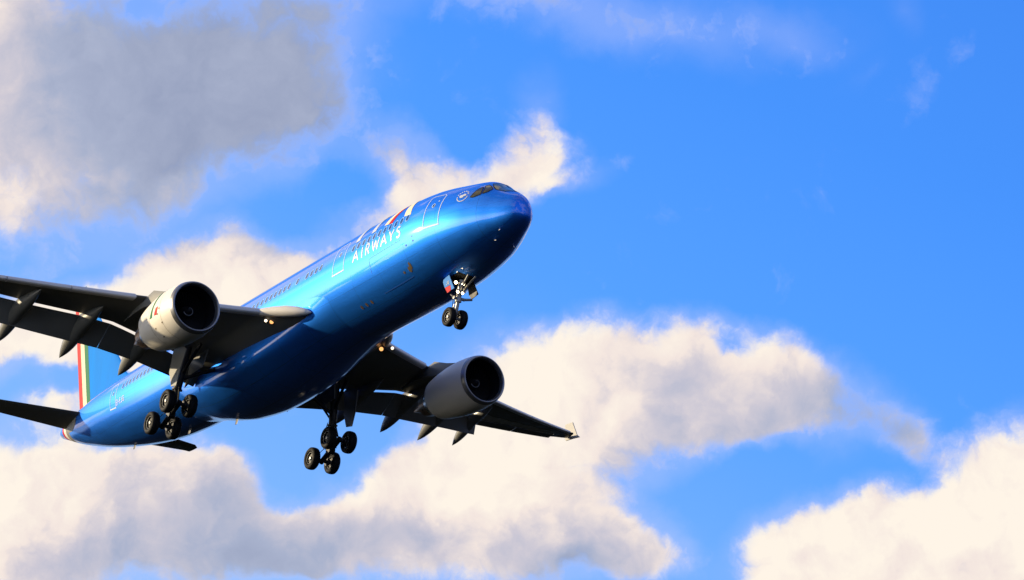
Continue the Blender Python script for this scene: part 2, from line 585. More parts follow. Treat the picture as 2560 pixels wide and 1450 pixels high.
def skin_strip(mb, pts, width, off=.012, closed=False, flat=False):
    """ribbon on the skin along points (x, z); width in metres"""
    P = []
    n = len(pts)
    for i in range(n if closed else n - 1):
        a, b = pts[i], pts[(i + 1) % n]
        k = max(1, int(math.hypot(a[0] - b[0], (a[1] - b[1]) * 2.8) / .12))
        for j in range(k):
            t = j / k
            P.append((a[0] + (b[0] - a[0]) * t, a[1] + (b[1] - a[1]) * t))
    if not closed:
        P.append(pts[-1])
    q = [skin(x, z, off) for x, z in P]
    nn = [fus_n(x, z) for x, z in P]
    L = []
    m = len(q)
    for i in range(m):
        if closed:
            t = q[(i + 1) % m] - q[i - 1]
        else:
            t = q[min(i + 1, m - 1)] - q[max(i - 1, 0)]
        s = t.normalized().cross(nn[i]).normalized() * width / 2
        L += [q[i] - s, q[i] + s]
    f = []
    for i in range(m if closed else m - 1):
        k = (i + 1) % m
        f.append((2 * i, 2 * i + 1, 2 * k + 1, 2 * k))
    mb.add(L, f)


def skin_patch(mb, quad, nx=8, ny=8, off=.012):
    """bilinear patch of four (x, phi) corners"""
    (a, b, c, d) = quad
    v = []
    for i in range(nx + 1):
        for j in range(ny + 1):
            s, t = i / nx, j / ny
            x = (a[0] * (1 - s) + b[0] * s) * (1 - t) + (d[0] * (1 - s) + c[0] * s) * t
            p = (a[1] * (1 - s) + b[1] * s) * (1 - t) + (d[1] * (1 - s) + c[1] * s) * t
            v.append(skin(x, p, off))
    f = [(i * (ny + 1) + j, (i + 1) * (ny + 1) + j, (i + 1) * (ny + 1) + j + 1, i * (ny + 1) + j + 1) for i in range(nx) for j in range(ny)]
    mb.add(v, f)


def skin_fan(mb, outline, off=.012, rings=3):
    """filled outline of (x, phi) points"""
    cx = sum(p[0] for p in outline) / len(outline)
    cp = sum(p[1] for p in outline) / len(outline)
    n = len(outline)
    v = [skin(cx, cp, off)]
    for r in range(1, rings + 1):
        t = r / rings
        v += [skin(cx + (x - cx) * t, cp + (p - cp) * t, off) for x, p in outline]
    f = [(0, 1 + i, 1 + (i + 1) % n) for i in range(n)]
    for r in range(rings - 1):
        b = 1 + r * n
        f += [(b + i, b + n + i, b + n + (i + 1) % n, b + (i + 1) % n) for i in range(n)]
    mb.add(v, f)


def dens(poly, step, closed=True):
    o = []
    n = len(poly)
    for i in range(n if closed else n - 1):
        a, b = poly[i], poly[(i + 1) % n]
        k = max(1, int(math.hypot(a[0] - b[0], (a[1] - b[1]) * 2.8) / step))
        o += [(a[0] + (b[0] - a[0]) * j / k, a[1] + (b[1] - a[1]) * j / k) for j in range(k)]
    return o


def arc(cx, cy, rx, ry, a0, a1, n=10):
    return [(cx + rx * math.cos(R(a0 + (a1 - a0) * i / n)), cy + ry * math.sin(R(a0 + (a1 - a0) * i / n))) for i in range(n + 1)]


# stroke letters in a box one unit high: width, strokes
GLYPH = {
    'A': (.86, [[(0, 0), (.43, 1), (.86, 0)], [(.17, .34), (.69, .34)]]),
    'I': (.0, [[(0, 0), (0, 1)]]),
    'R': (.52, [[(0, 0), (0, 1), (.24, 1)] + arc(.24, .75, .25, .25, 90, -90)[1:] + [(0, .5)], [(.25, .5), (.54, 0)]]),
    'W': (1.16, [[(0, 1), (.31, 0), (.58, .92), (.85, 0), (1.16, 1)]]),
    'Y': (.72, [[(0, 1), (.36, .48), (.72, 1)], [(.36, .5), (.36, 0)]]),
    'S': (.5, [arc(.25, .76, .22, .24, 30, 200, 8) + arc(.25, .25, .25, .25, 60, -150, 10)]),
    'E': (.45, [[(.45, 0), (0, 0), (0, 1), (.45, 1)], [(0, .52), (.4, .52)]]),
    'J': (.36, [[(.36, 1), (.36, .22)] + arc(.18, .2, .18, .2, 0, -170, 6)]),
    'G': (.62, [arc(.36, .5, .34, .5, 45, 315, 14) + [(.62, .45), (.38, .45)]]),
    '-': (.28, [[(0, .45), (.28, .45)]]),
}


def lettering(mb, text, x_start, z_base, height, weight, gap, dz=0.0, off=.014):
    """writing on the starboard skin: runs towards the nose"""
    u = 0
    for ch in text:
        w, strokes = GLYPH[ch]
        for s in strokes:
            pts = []
            for a, b in s:
                x = x_start - (u + a * height)
                pts.append((x, phi_of(x, z_base + dz * (u + a * height)) + b * height / 2.82))
            skin_strip(mb, pts, weight, off)
        u += w * height + gap
    return u


# ------------------------------------------------------------------ the aircraft
plane = bpy.data.objects.new('passenger_jet', None)
scene.collection.objects.link(plane)
plane.location = PLANE_LOC
plane.rotation_euler = (BANK, PITCH, 0)
plane['label'] = 'metallic blue twin-engine passenger jet with landing gear down, flying against the cloudy sky'
plane['category'] = 'airplane'

# fuselage skin, up to the tail cone
NR = 72
TAIL_X = 54.2


def fus_rings(x0, x1, step):
    n = max(2, int((x1 - x0) / step))
    return [[fus(x0 + (x1 - x0) * i / n, 2 * math.pi * k / NR) for k in range(NR)] for i in range(n + 1)]


mb = MB()
xs = [.4684 + .7316 * (i / 26) ** 2 for i in range(27)] + [1.2 + (9 - 1.2) * i / 42 for i in range(1, 43)] + [9 + (TAIL_X - 9) * i / 90 for i in range(1, 91)]
mb.loft([[fus(x, 2 * math.pi * k / NR) for k in range(NR)] for x in xs])
fuselage = mb.build('fuselage', M['blue'], plane, sharp=60)

# tail cone: bare metal, white and red bands, blue tip
mb = MB()
xs = [TAIL_X + (57.4 - TAIL_X) * i / 32 for i in range(33)] + [57.44, 57.47, 57.49, 57.4995]
rings = [[fus(x, 2 * math.pi * k / NR) for k in range(NR)] for x in xs]
for a, b in zip(range(len(xs) - 1), range(1, len(xs))):
    xm = (xs[a] + xs[b]) / 2
    mb.cur = 0 if xm < 55.05 else 1 if xm < 55.6 else 2 if xm < 56.1 else 3
    mb.loft([rings[a], rings[b]], cap=False)
bmv = mb
tail_cone = mb.build('tail_cone', [M['seal'], M['white'], M['red'], M['blue']], plane, sharp=180)
_bm = bmesh.new(); _bm.from_mesh(tail_cone.data)
bmesh.ops.remove_doubles(_bm, verts=_bm.verts, dist=.0005)
bmesh.ops.recalc_face_normals(_bm, faces=_bm.faces)
_bm.to_mesh(tail_cone.data); _bm.free(); tail_cone.data.shade_smooth()
tail_cone['label'] = 'blue tail cone tip with red and white bands'

# belly fairing under the wing
mb = MB()
FAIR_D = pchip([15.4, 16.5, 18, 20, 22.5, 25, 28, 30.5, 32.5, 34, 35.6], [-.05, .04, .17, .42, .80, 1.04, 1.12, .98, .62, .25, -.05])


def fair_pt(x, q):
    """bulge over the belly: the fuselage circle pushed outwards between the wing roots"""
    d = FAIR_D(x)
    t = min(1, max(0, (math.degrees(abs(q + math.pi / 2)) - 42) / 40))
    g = 1 - t * t * (3 - 2 * t)
    box = 1 + .16 * math.sin(2 * (q + math.pi / 2)) ** 2        # squarer shoulders
    r = 2.80 + d * g * box + .03 * g
    return Vector((x, r * math.cos(q), r * math.sin(q)))


mb.loft([[fair_pt(15.4 + 20.2 * i / 72, -math.pi / 2 + R(80) * (k / 30 - 1)) for k in range(61)] for i in range(73)], cap=False, closed=False)
fairing = mb.build('belly_fairing', M['blue'], plane, sharp=70)

# markings on the belly: seam of the access panels, anti-collision lamp
mb = MB()
for x0, x1, p in ((8.3, 11.2, R(-52)),):
    skin_strip(mb, [(x0, p), (x1, p)], .05)
mb.build('cargo_sill', material('sill_blue', (.02, .12, .50), .4), fuselage)

# ------------------------------------------------------------------ doors, windows, cockpit
def door(x_front, width, z0, z1, dx_top=0.0, win=True):
    """starboard cabin door outlined in white; sides follow the fuselage frame"""
    mb = MB()
    p0 = phi_of(x_front + width / 2, z0)
    p1 = phi_of(x_front + width / 2, z1)
    n = 8
    r = .10
    c = dens([(x_front, p0), (x_front + width, p0), (x_front + width, p1 - r / 2.8), (x_front + width - r, p1), (x_front + r, p1), (x_front, p1 - r / 2.8)], .15)
    skin_strip(mb, c, .048, .013, closed=True)
    # sill strip, heavier
    skin_strip(mb, [(x_front - .06, p0), (x_front + width + .06, p0)], .085, .016)
    d = mb.build('door', [M['outline']], fuselage)
    if win:
        pc = p0 + (p1 - p0) * .62
        cx = x_front + width * .52
        w = MB()
        ring = lambda rx, rz, k0, n: [(cx + k0[0] + rx * math.cos(2 * math.pi * k / n), pc + k0[1] / 2.8 + rz / 2.8 * math.sin(2 * math.pi * k / n)) for k in range(n)]
        skin_strip(w, ring(.10, .14, (0, 0), 12), .035, .014, closed=True)
        w.cur = 1
        skin_fan(w, ring(.085, .12, (0, 0), 12), .013, 1)
        w.build('door_window', [M['outline'], M['glass']], fuselage)
        w = MB()
        skin_fan(w, ring(.05, .05, (-.28, .3), 8), .013, 1)
        w.build('door_handle', M['outline'], fuselage)
    return d


door(5.06, 1.12, -.36, 1.50)
door(13.98, 1.18, -.26, 1.50)
door(43.15, .95, -.42, 1.20)


def window(x, z=.78):
    mb = MB()
    p = phi_of(x, z)
    n = 16
    def el(rx, rz):
        o = []
        for k in range(n):
            c, s = math.cos(2 * math.pi * k / n), math.sin(2 * math.pi * k / n)
            o.append((x + rx * math.copysign(abs(c) ** .7, c), p + rz / 2.82 * math.copysign(abs(s) ** .7, s)))
        return o
    skin_fan(mb, el(.125, .185), .010, 1)
    mb.cur = 1
    skin_strip(mb, el(.155, .215), .042, .013, closed=True)
    return mb.build('cabin_window', [M['glass'], M['frame']], fuselage)


for k in range(11):
    window(7.72 + .542 * k)
for k in range(4):
    window(16.72 + .52 * k)
window(19.36)
for k in range(9):
    window(20.34 + .537 * k)
for k in range(15):
    window(34.6 + .537 * k, .72)

# ITA letters on the upper fuselage
mb = MB()
def quad_letter(q, mi):
    mb.cur = mi
    skin_patch(mb, [(x, R(p)) for x, p in q], 6, 16, .012)
quad_letter([(12.72, 23.5), (13.18, 23.5), (13.18, 64), (12.72, 64)], 0)                 # I
quad_letter([(11.05, 23.5), (11.52, 23.5), (11.52, 57), (11.05, 57)], 0)                 # T stem
quad_letter([(10.35, 57), (12.25, 57), (12.25, 64), (10.35, 64)], 0)                     # T bar
quad_letter([(7.52, 20.5), (8.16, 22.0), (8.95, 64), (8.45, 64)], 1)                     # A, front leg
quad_letter([(9.72, 23), (10.18, 24.0), (9.35, 64), (8.95, 64)], 1)                      # A, rear leg
quad_letter([(9.30, 21.2), (9.72, 22.6), (9.15, 50), (8.95, 50)], 2)                     # A, red flash
mb.build('airline_letters', [M['line'], M['cream'], M['red']], fuselage)['label'] = 'large white and red ITA letters over the forward windows'

mb = MB()
for ch, x0 in zip('AIRWAYS', (12.97, 12.02, 11.60, 10.98, 10.05, 9.27, 8.52)):
    lettering(mb, ch, x0, -.15, .63, .112, .2)
mb.build('airline_name', M['line'], fuselage)['label'] = 'white AIRWAYS lettering below the windows'

mb = MB()
lettering(mb, 'EI-EJG', 43.0, -.36, .36, .062, .10)
mb.build('registration', M['line'], fuselage)['label'] = 'small white EI-EJG lettering by the rear door'

# seams of the cargo door and the marks below the name
mb = MB()
skin_strip(mb, [(8.2, R(-8)), (11.3, R(-9.5)), (11.3, R(-26))], .02, .008)
for k in range(9):
    skin_strip(mb, [(8.3 + .36 * k, R(-8.2)), (8.3 + .36 * k, R(-4.6))], .016, .008)
for x, p in ((7.15, -10), (7.12, -15.5), (7.75, -17)):
    skin_fan(mb, [(x + .05 * math.cos(a), R(p) + .05 / 2.8 * math.sin(a)) for a in [k * math.pi / 4 for k in range(8)]], .012, 1)
mb.build('cargo_door_seam', M['seam'], fuselage)
worn = material('worn_marking', (.10, .07, .035), .6)
for x, p, a, b in ((12.62, -53.4, .09, .13), (13.15, -53.4, .09, .13), (13.66, -53.4, .09, .13), (8.05, -39.5, .10, .22), (8.22, -43.0, .13, .18), (8.75, -43, .08, .08)):
    mb = MB()
    skin_fan(mb, [(x + a * math.cos(q), R(p) + b / 2.8 * math.sin(q)) for q in [j * math.pi / 6 for j in range(12)]], .012, 1)
    mb.build('service_panel', worn, fuselage)

# cockpit panes (starboard outline mirrored to port)
#PANES-BEGIN
PANES = [[(x, R(p)) for x, p in q] for q in (
    [(2.61, 65.9), (2.50, 76), (2.44, 88.5), (1.38, 88.5), (1.42, 77), (1.58, 61), (2.12, 54.3), (2.36, 58.0)],
    [(2.78, 53.1), (2.67, 57.8), (2.50, 57.0), (2.32, 53.0), (2.28, 49.7), (2.40, 40.5), (2.61, 34.2), (2.66, 43.6)],
    [(2.83, 49.1), (2.97, 44.7), (3.07, 39.6), (3.15, 32.6), (3.24, 26.2), (3.08, 25.9), (2.9, 28.4), (2.69, 32.5), (2.74, 41.0)])]
EMBLEM = (3.76, R(30.0))
#PANES-END
for pane in PANES:
    for side in (1, -1):
        mb = MB()
        skin_fan(mb, dens([(x, p if side == 1 else math.pi - p) for x, p in pane], .08), .012, 4)
        g = mb.build('cockpit_window', M['cockpit'], fuselage, sharp=180)
        mb2 = MB()
        skin_strip(mb2, dens([(x, p if side == 1 else math.pi - p) for x, p in pane], .08), .05, .016, closed=True)
        mb2.build('window_frame', M['dark'], fuselage)
# round emblem behind the cockpit: ring of small letters over a white centre
mb = MB()
ex, ep = EMBLEM
def ering(r, n=24):
    return [(ex + r * math.cos(2 * math.pi * k / n), ep + r / 2.3 * math.sin(2 * math.pi * k / n)) for k in range(n)]
skin_strip(mb, [(ex + .32 * math.cos(R(a)), ep + .37 / 2.3 * math.sin(R(a))) for a in range(185, 361, 12)], .05, .014)
for a in range(15, 175, 20):
    skin_strip(mb, [(ex + .28 * math.cos(R(a)), ep + .33 / 2.3 * math.sin(R(a))), (ex + .37 * math.cos(R(a)), ep + .43 / 2.3 * math.sin(R(a)))], .06, .014)
skin_fan(mb, [(ex + a * .85, ep + b * .85 / 2.3) for a, b in ((.26, -.03), (.18, .12), (.05, .10), (-.06, .2), (-.2, .16), (-.26, .02), (-.1, -.02), (-.04, -.14), (.12, -.16))], .014, 2)
mb.build('emblem', M['line'], fuselage)['label'] = 'round white emblem behind the cockpit windows'

# probes under the nose, blade aerials on the belly
for x, p in ((1.75, R(-52)), (2.4, R(-68)), (2.6, R(-118))):
    mb = MB()
    a = skin(x, p, 0)
    n = fus_n(x, p)
    mb.tube([a, a + n * .12, a + n * .16 + Vector((-.14, 0, 0))], [.03, .025, .015], 8)
    mb.build('air_data_probe', M['metal'], fuselage)
for x, h in ((30.9, .55), (37.3, .45), (45.3, .35)):
    mb = MB()
    a = skin(x, R(-90), 0) if x > 36 else fair_pt(x, -math.pi / 2)
    mb.loft([[a + Vector((dx * s + o, dy * s, -hh)) for dx, dy in ((-.22, 0), (0, .03), (.22, 0), (0, -.03))] for s, o, hh in ((1, 0, -.08), (.6, .18, h * .7))])
    mb.build('blade_antenna', M['dark'], fuselage)

# ------------------------------------------------------------------ wings
LE0, LET, ZW0, ZW1, ZW2 = 19.71, .6535, -1.194, .0721, .0023


def le_x(y):
    return LE0 + (y - 2.82) * LET


def le_z(y):
    return ZW0 + ZW1 * y + ZW2 * y * y


CHORD = [(1, 13.0), (2.82, 11.8), (5, 10.2), (9.4, 7.2), (15, 5.3), (20, 4.05), (27.6, 2.15), (29.3, 1.5)]
THICK = [(1, .135), (9.4, .115), (29.3, .095)]
INC = [(1, 2.8), (9.4, 2.2), (18, 1.2), (29.3, .3)]
CUT = [(1, 30.1), (2.82, 29.85), (4.24, 29.65), (6, 29.3), (8, 28.9), (9.6, 28.7), (11.3, 29.15), (13.8, 30.25), (15.7, 30.97), (18.4, 32.7)]
HINGE = [(18.45, 33.55), (27.55, 37.30)]
TIP = [(27.6, 37.93), (28.6, 38.16), (29.35, 38.25)]


def naca(u):
    return 5 * (.2969 * math.sqrt(max(u, 0)) - .126 * u - .3516 * u * u + .2843 * u ** 3 - .1015 * u ** 4)


def section(y, x0, x1, side, dz=0.0, nose=0.0):
    """closed wing section from x0 to the cut at x1"""
    c, t, inc = lerp(CHORD, y), lerp(THICK, y), math.tan(R(lerp(INC, y)))
    N = 14
    us = [(1 - math.cos(math.pi / 2 * i / N)) for i in range(N + 1)]     # dense at the nose
    L = x1 - x0
    up, lo = [], []
    for u in us:
        d = u * L
        q = naca(d / c) * t * c
        z = le_z(y) + dz - d * inc
        up.append(Vector((x0 + d, side * y, z + q * .60)))
        lo.append(Vector((x0 + d, side * y, z - q * .40)))
    return up[::-1] + lo[1:]


def wing_cut(y):
    if y <= 18.4:
        return lerp(CUT, y)
    if y <= 27.56:
        return lerp(HINGE, y)
    return lerp(TIP, y)


def setback(y):
    return lerp([(2, 0.0), (3.6, 0.0), (4.3, .42), (28.4, .26), (28.9, 0.0)], y)


def wing_le(y):
    # fillet at the root runs forward along the body
    if y < 4.0:
        return lerp([(1.0, 17.2), (2.5, 17.9), (2.9, 18.5), (3.4, 19.4), (4.0, 20.48)], y)
    return le_x(y) + setback(y)


def wing_tip_le(y):
    return lerp([(28.3, 0), (28.9, .12), (29.2, .35), (29.35, .75)], y)


def wing_dz(y):
    if y < 4.0:
        return lerp([(1.0, -.45), (2.6, -.42), (3.2, -.28), (4.0, -.02)], y)
    return setback(y) * .12


flap_te = [(2.95, 31.25), (5, 30.75), (7.2, 30.34), (9.7, 30.42), (12, 31.05), (15.2, 31.93), (18.2, 33.02)]


def flap_section(y, side):
    xa, xb = lerp(CUT, y) + .16, lerp(flap_te, y)
    inc = math.tan(R(lerp(INC, y)))
    za = le_z(y) - (lerp(CUT, y) - le_x(y)) * inc - .16
    zb = le_z(y) - 1.4
    d = Vector((xb - xa, 0, zb - za))
    c = d.length
    d.normalize()
    n = Vector((-d.z, 0, d.x))
    N = 12
    up, lo = [], []
    for i in range(N + 1):
        u = 1 - math.cos(math.pi / 2 * i / N)
        q = naca(u) * .15 * c
        p = Vector((xa, side * y, za)) + d * (u * c)
        up.append(p + n * q * .75)
        lo.append(p - n * q * .25)
    return up[::-1] + lo[1:]


def slat_section(y, side):
    c = lerp([(3.5, 1.05), (9, .98), (28.5, .52)], y)
    x0, z0 = le_x(y) - .02, le_z(y) - .17 * c
    a = R(-20)
    N = 12
    up, lo = [], []
    for i in range(N + 1):
        u = 1 - math.cos(math.pi / 2 * i / N)
        q = naca(u * .6) * .75 * c
        def rot(dx, dz):
            return Vector((x0 + dx * math.cos(a) + dz * math.sin(a) * -1 * 0 + dz * math.sin(-a) * 0, side * y, z0 + dz - dx * math.sin(a) * 0))
        dx = u * c
        # nose droops: the rear of the slat sits higher than its nose
        zr = dx * .20
        up.append(Vector((x0 + dx, side * y, z0 + zr + q * .62)))
        lu = min(u, .55) * c if u > .55 else dx
        lo.append(Vector((x0 + lu, side * y, z0 + lu * .10 - q * .42 if u <= .55 else z0 + zr + q * .5 * (1 - u))))
    return up[::-1] + lo[1:]


def track_fairing(y, x0, xt, z0, zt, r, side):
    """canoe under the flap: starts on the wing underside, droops with the flap"""
    mb = MB()
    n = 18
    rings = []
    for i in range(n + 1):
        u = i / n
        x = x0 + (xt - x0) * u
        # centre line: straight to 55 %, then bends down
        k = max(0, (u - .45) / .55)
        zc = z0 + (zt - z0) * (0.30 * u + .70 * k ** 1.35)
        rad = r * (math.sin(math.pi / 2 * min(1, u / .55)) ** .8 if u < .55 else (1 - ((u - .55) / .45) ** 2.6) ** .95)
        rad = max(rad, .012)
        rings.append([Vector((x, side * y + rad * .80 * math.cos(q), zc + rad * math.sin(q))) for q in [2 * math.pi * j / 16 for j in range(16)]])
    mb.loft(rings)
    return mb


def make_wing(side):
    ys = [1.2, 1.8, 2.3, 2.6, 2.9, 3.2, 3.6, 4.0, 4.3, 5, 6, 7, 8, 9, 9.6, 10.5, 11.3, 12.5, 13.8, 15, 15.7, 17, 18.4, 18.46, 20, 22, 24, 26, 27.55, 27.61, 28.2, 28.6, 28.9, 29.15, 29.35]
    mb = MB()
    mb.loft([section(y, wing_le(y) + wing_tip_le(y), wing_cut(y), side, wing_dz(y)) for y in ys])
    wing = mb.build('wing', M['grey'], plane, sharp=50)
    # flaps
    for a, b in ((2.95, 9.68), (9.71, 18.25)):
        mb = MB()
        n = 10
        mb.loft([flap_section(a + (b - a) * i / n, side) for i in range(n + 1)])
        mb.build('flap', M['grey'], wing, sharp=50)
    # aileron, two panels
    for a, b in ((18.95, 23.2), (23.26, 27.5)):
        mb = MB()
        rings = []
        for i in range(5):
            y = a + (b - a) * i / 4
            xa, xb = lerp(HINGE, y) + .03, lerp([(18.9, 34.55), (27.6, 37.93)], y)
            inc = math.tan(R(lerp(INC, y)))
            zc = le_z(y) - (xa - le_x(y)) * inc
            th = naca((xa - le_x(y)) / lerp(CHORD, y)) * lerp(THICK, y) * lerp(CHORD, y)
            zt = zc - (xb - xa) * .16
            rings.append([Vector((xa, side * y, zc + th * .55)), Vector((xb, side * y, zt + .012)), Vector((xb, side * y, zt - .012)), Vector((xa, side * y, zc - th * .36))])
        mb.loft(rings)
        mb.build('aileron', M['grey'], wing, sharp=30)
    # bare, lighter skin panel ahead of the ailerons
    def under(y, x):
        c, t, inc = lerp(CHORD, y), lerp(THICK, y), math.tan(R(lerp(INC, y)))
        d = x - wing_le(y)
        return Vector((x, side * y, le_z(y) + wing_dz(y) - d * inc - naca(d / c) * t * c * .40 - .008))
    mb = MB()
    g = []
    n = 24
    for i in range(n + 1):
        y = 18.6 + (27.3 - 18.6) * i / n
        xh = lerp(HINGE, y)
        w0 = .12 + .05 * math.sin(i * 2.1)
        w1 = lerp([(18.6, 1.15), (27.3, .62)], y) + .06 * math.sin(i * 1.3)
        g.append([under(y, xh - w1), under(y, xh - (w0 + w1) / 2), under(y, xh - w0)])
    mb.add([p for r in g for p in r], [(3 * i + j, 3 * i + j + 1, 3 * i + j + 4, 3 * i + j + 3) for i in range(n) for j in (0, 1)])
    mb.build('skin_panel', M['bare'], wing)
    # slats
    for a, b in ((3.95, 8.55), (10.15, 13.2), (13.25, 16.3), (16.35, 19.4), (19.45, 22.5), (22.55, 25.5), (25.55, 28.3)):
        mb = MB()
        n = 6
        mb.loft([slat_section(a + (b - a) * i / n, side) for i in range(n + 1)])
        mb.build('slat', M['slat'], wing, sharp=50)
    # flap track fairings with pale aft cones
    for y, x0, xt, zt, r in ((3.5, 29.2, 31.3, -2.55, .22), (7.35, 26.4, 32.4, -2.30, .60), (11.0, 27.0, 32.75, -1.92, .58), (14.48, 27.9, 33.9, -1.45, .55), (17.6, 29.9, 34.6, -.98, .48)):
        zw = le_z(y) - .30 if y > 4 else le_z(y) - .75
        f = track_fairing(y, x0, xt, zw, zt, r, side).build('flap_track_fairing', M['grey'], wing, sharp=60)
    # rounded fillet that carries the leading edge forward along the body
    mb = MB()
    mb.tube([(x, side * y, z) for x, y, z in ((21.3, 4.45, -.92), (20.75, 4.1, -.98), (20.1, 3.7, -1.06), (19.4, 3.32, -1.17), (18.7, 2.98, -1.31), (18.15, 2.72, -1.43), (17.8, 2.56, -1.52))], [.10, .21, .30, .34, .30, .20, .03], 20)
    mb.build('wing_root_fillet', M['white'], wing, sharp=70)
    # wing tip fence
    mb = MB()
    yt = 29.42
    zt = le_z(29.3)
    prof = [(36.80, -.30), (37.15, -.04), (37.80, 1.05), (38.66, 1.08), (38.60, .0), (38.45, -.16), (37.6, -.22)]
    mb.plate([(x, side * (yt + max(z, -1) * .06), zt + z) for x, z in prof], .07)
    mb.build('wingtip_fence', M['fence'], wing, sharp=30)
    return wing


WINGS = {s: make_wing(s) for s in (1, -1)}


def lamp_at(p, r, mat, parent, aim, name='landing_light', depth=.10):
    mb = MB()
    aim = Vector(aim).normalized()
    mb.cur = 1
    mb.lathe([(-depth * 1.6, r * .35), (-depth, r * .85), (0, r * 1.12), (.02, r * 1.12)], p, aim, 16)
    mb.cur = 0
    mb.lathe([(.012, r), (.03, r * .9), (.045, r * .5), (.05, 0)], p, aim, 16)
    return mb.build(name, [mat, M['dark']], parent)


# ------------------------------------------------------------------ engines
def make_engine(side):
    ox = Vector((18.19, side * 9.36, -2.68))
    ax = (1, 0, .0)
    mb = MB()
    prof = [(.30, 1.492), (.6, 1.535), (1.0, 1.565), (1.6, 1.585), (2.2, 1.575), (2.8, 1.535), (3.4, 1.465), (4.0, 1.375), (4.4, 1.30), (4.62, 1.255), (4.62, 1.215), (4.2, 1.25)]
    mb.lathe(prof, ox, ax, 64)
    eng = mb.build('engine', M['white'], plane, sharp=35)
    mb = MB()
    lip = [(.30, 1.490), (.18, 1.465), (.08, 1.435), (.02, 1.40), (0, 1.37), (.015, 1.335), (.06, 1.30), (.14, 1.27), (.30, 1.245)]
    mb.lathe(lip, ox, ax, 64)
    mb.build('intake_lip', M['lip'], eng, sharp=80)
    mb = MB()
    mb.lathe([(.30, 1.245), (.8, 1.225), (1.25, 1.23), (1.5, 1.23), (1.52, .2)], ox, ax, 48)
    mb.build('intake_duct', M['duct'], eng)
    mb = MB()
    for k in range(34):
        a = 2 * math.pi * k / 34
        def bp(r, tw, dx):
            aa = a + tw / max(r, .3)
            return ox + Vector((1.28 + dx, r * math.cos(aa), r * math.sin(aa)))
        mb.add([bp(.35, -.05, -.06), bp(.35, .05, .1), bp(.8, .09, .1), bp(.8, -.07, -.05), bp(1.21, .14, .06), bp(1.21, -.10, -.04)], [(0, 1, 2, 3), (3, 2, 4, 5)])
    mb.build('fan', M['blade'], eng)
    mb = MB()
    mb.lathe([(.72, 0), (.76, .07), (.86, .16), (1.0, .25), (1.15, .32), (1.3, .37)], ox, ax, 28)
    mb.cur = 1
    sp = []
    for i in range(15):
        a = 5.2 * i / 14 + .8
        d = .82 + .22 * i / 14
        r = lerp([(.72, 0), (.76, .07), (.86, .16), (1.0, .25), (1.15, .32)], d) + .008
        sp.append(ox + Vector((d - .008, r * math.cos(a), r * math.sin(a))))
    mb.tube(sp, [.012 + .02 * i / 14 for i in range(15)], 6)
    mb.build('spinner', [M['blade'], material('spinner_mark', (.16, .16, .16), .5)], eng)
    mb = MB()
    mb.lathe([(3.9, 1.02), (4.6, .98), (5.1, .90), (5.5, .80), (5.5, .70)], ox, ax, 40)
    mb.build('core_cowl', M['metal'], eng)
    mb = MB()
    mb.lathe([(5.48, .80), (5.9, .74), (6.3, .66), (6.3, .60), (5.9, .62)], ox, ax, 40)
    mb.lathe([(6.0, .42), (6.5, .40), (7.0, .28), (7.5, .12), (7.8, .01)], ox, ax, 28)
    mb.build('exhaust_nozzle', M['nozzle'], eng)
    # pylon
    mb = MB()
    st = [(20.0, -1.25, -1.12, .03), (21.0, -1.3, -.92, .14), (22.2, -1.3, -.62, .22), (23.6, -1.05, -.14, .24), (24.6, -.86, -.30, .24), (26.0, -.80, -.50, .18), (27.6, -.80, -.72, .04)]
    rings = []
    for x, zb, zt, w in st:
        y = side * 9.36
        rings.append([Vector((x, y - w, zb)), Vector((x, y + w, zb)), Vector((x, y + w, zb * .4 + zt * .6)), Vector((x, y + w * .7, zt)), Vector((x, y - w * .7, zt)), Vector((x, y - w, zb * .4 + zt * .6))])
    mb.loft(rings)
    mb.build('pylon', M['grey'], eng, sharp=50)
    # tricolour flash on the outboard cowl, cowl seams and latches
    def cowl(L, a, off=.012):
        r = lerp([(p[0], p[1]) for p in prof[:10]], L) + off
        return ox + Vector((L, side * r * math.cos(a), r * math.sin(a)))

    def cowl_patch(mbx, q, n=10, off=.012):
        v = []
        for i in range(n + 1):
            for j in range(n + 1):
                s, t = i / n, j / n
                L = (q[0][0] * (1 - s) + q[1][0] * s) * (1 - t) + (q[3][0] * (1 - s) + q[2][0] * s) * t
                a = (q[0][1] * (1 - s) + q[1][1] * s) * (1 - t) + (q[3][1] * (1 - s) + q[2][1] * s) * t
                v.append(cowl(L, R(a), off))
        mbx.add(v, [(i * (n + 1) + j, (i + 1) * (n + 1) + j, (i + 1) * (n + 1) + j + 1, i * (n + 1) + j + 1) for i in range(n) for j in range(n)])
    mb = MB()
    cowl_patch(mb, [(2.30, -13), (2.62, -13), (2.24, 12), (2.06, 12)])
    cowl_patch(mb, [(2.06, 12), (2.24, 12), (2.10, 34), (1.82, 34)])
    cowl_patch(mb, [(1.82, 34), (2.10, 34), (2.02, 70), (1.80, 70)])
    mb.cur = 1
    cowl_patch(mb, [(1.70, -13), (2.03, -11.5), (1.83, 2), (1.52, 3)])
    mb.build('tricolour_flash', [M['green'], M['red']], eng)
    mb = MB()
    for L in (1.32, 2.70):
        ring = [cowl(L, R(a), .006) for a in range(-80, 60, 5)]
        ring2 = [cowl(L + .018, R(a), .006) for a in range(-80, 60, 5)]
        n = len(ring)
        mb.add(ring + ring2, [(i, i + 1, n + i + 1, n + i) for i in range(n - 1)])
    for L, a in ((1.72, -3), (1.35, -4), (1.55, -14), (1.3, -34), (2.2, -38), (2.0, -60)):
        cowl_patch(mb, [(L, a), (L + .13, a), (L + .13, a + 3), (L, a + 3)], 2)
    mb.build('cowl_seam', material('cowl_seam', (.22, .17, .10), .6), eng)
    return eng


for s in (1, -1):
    make_engine(s)

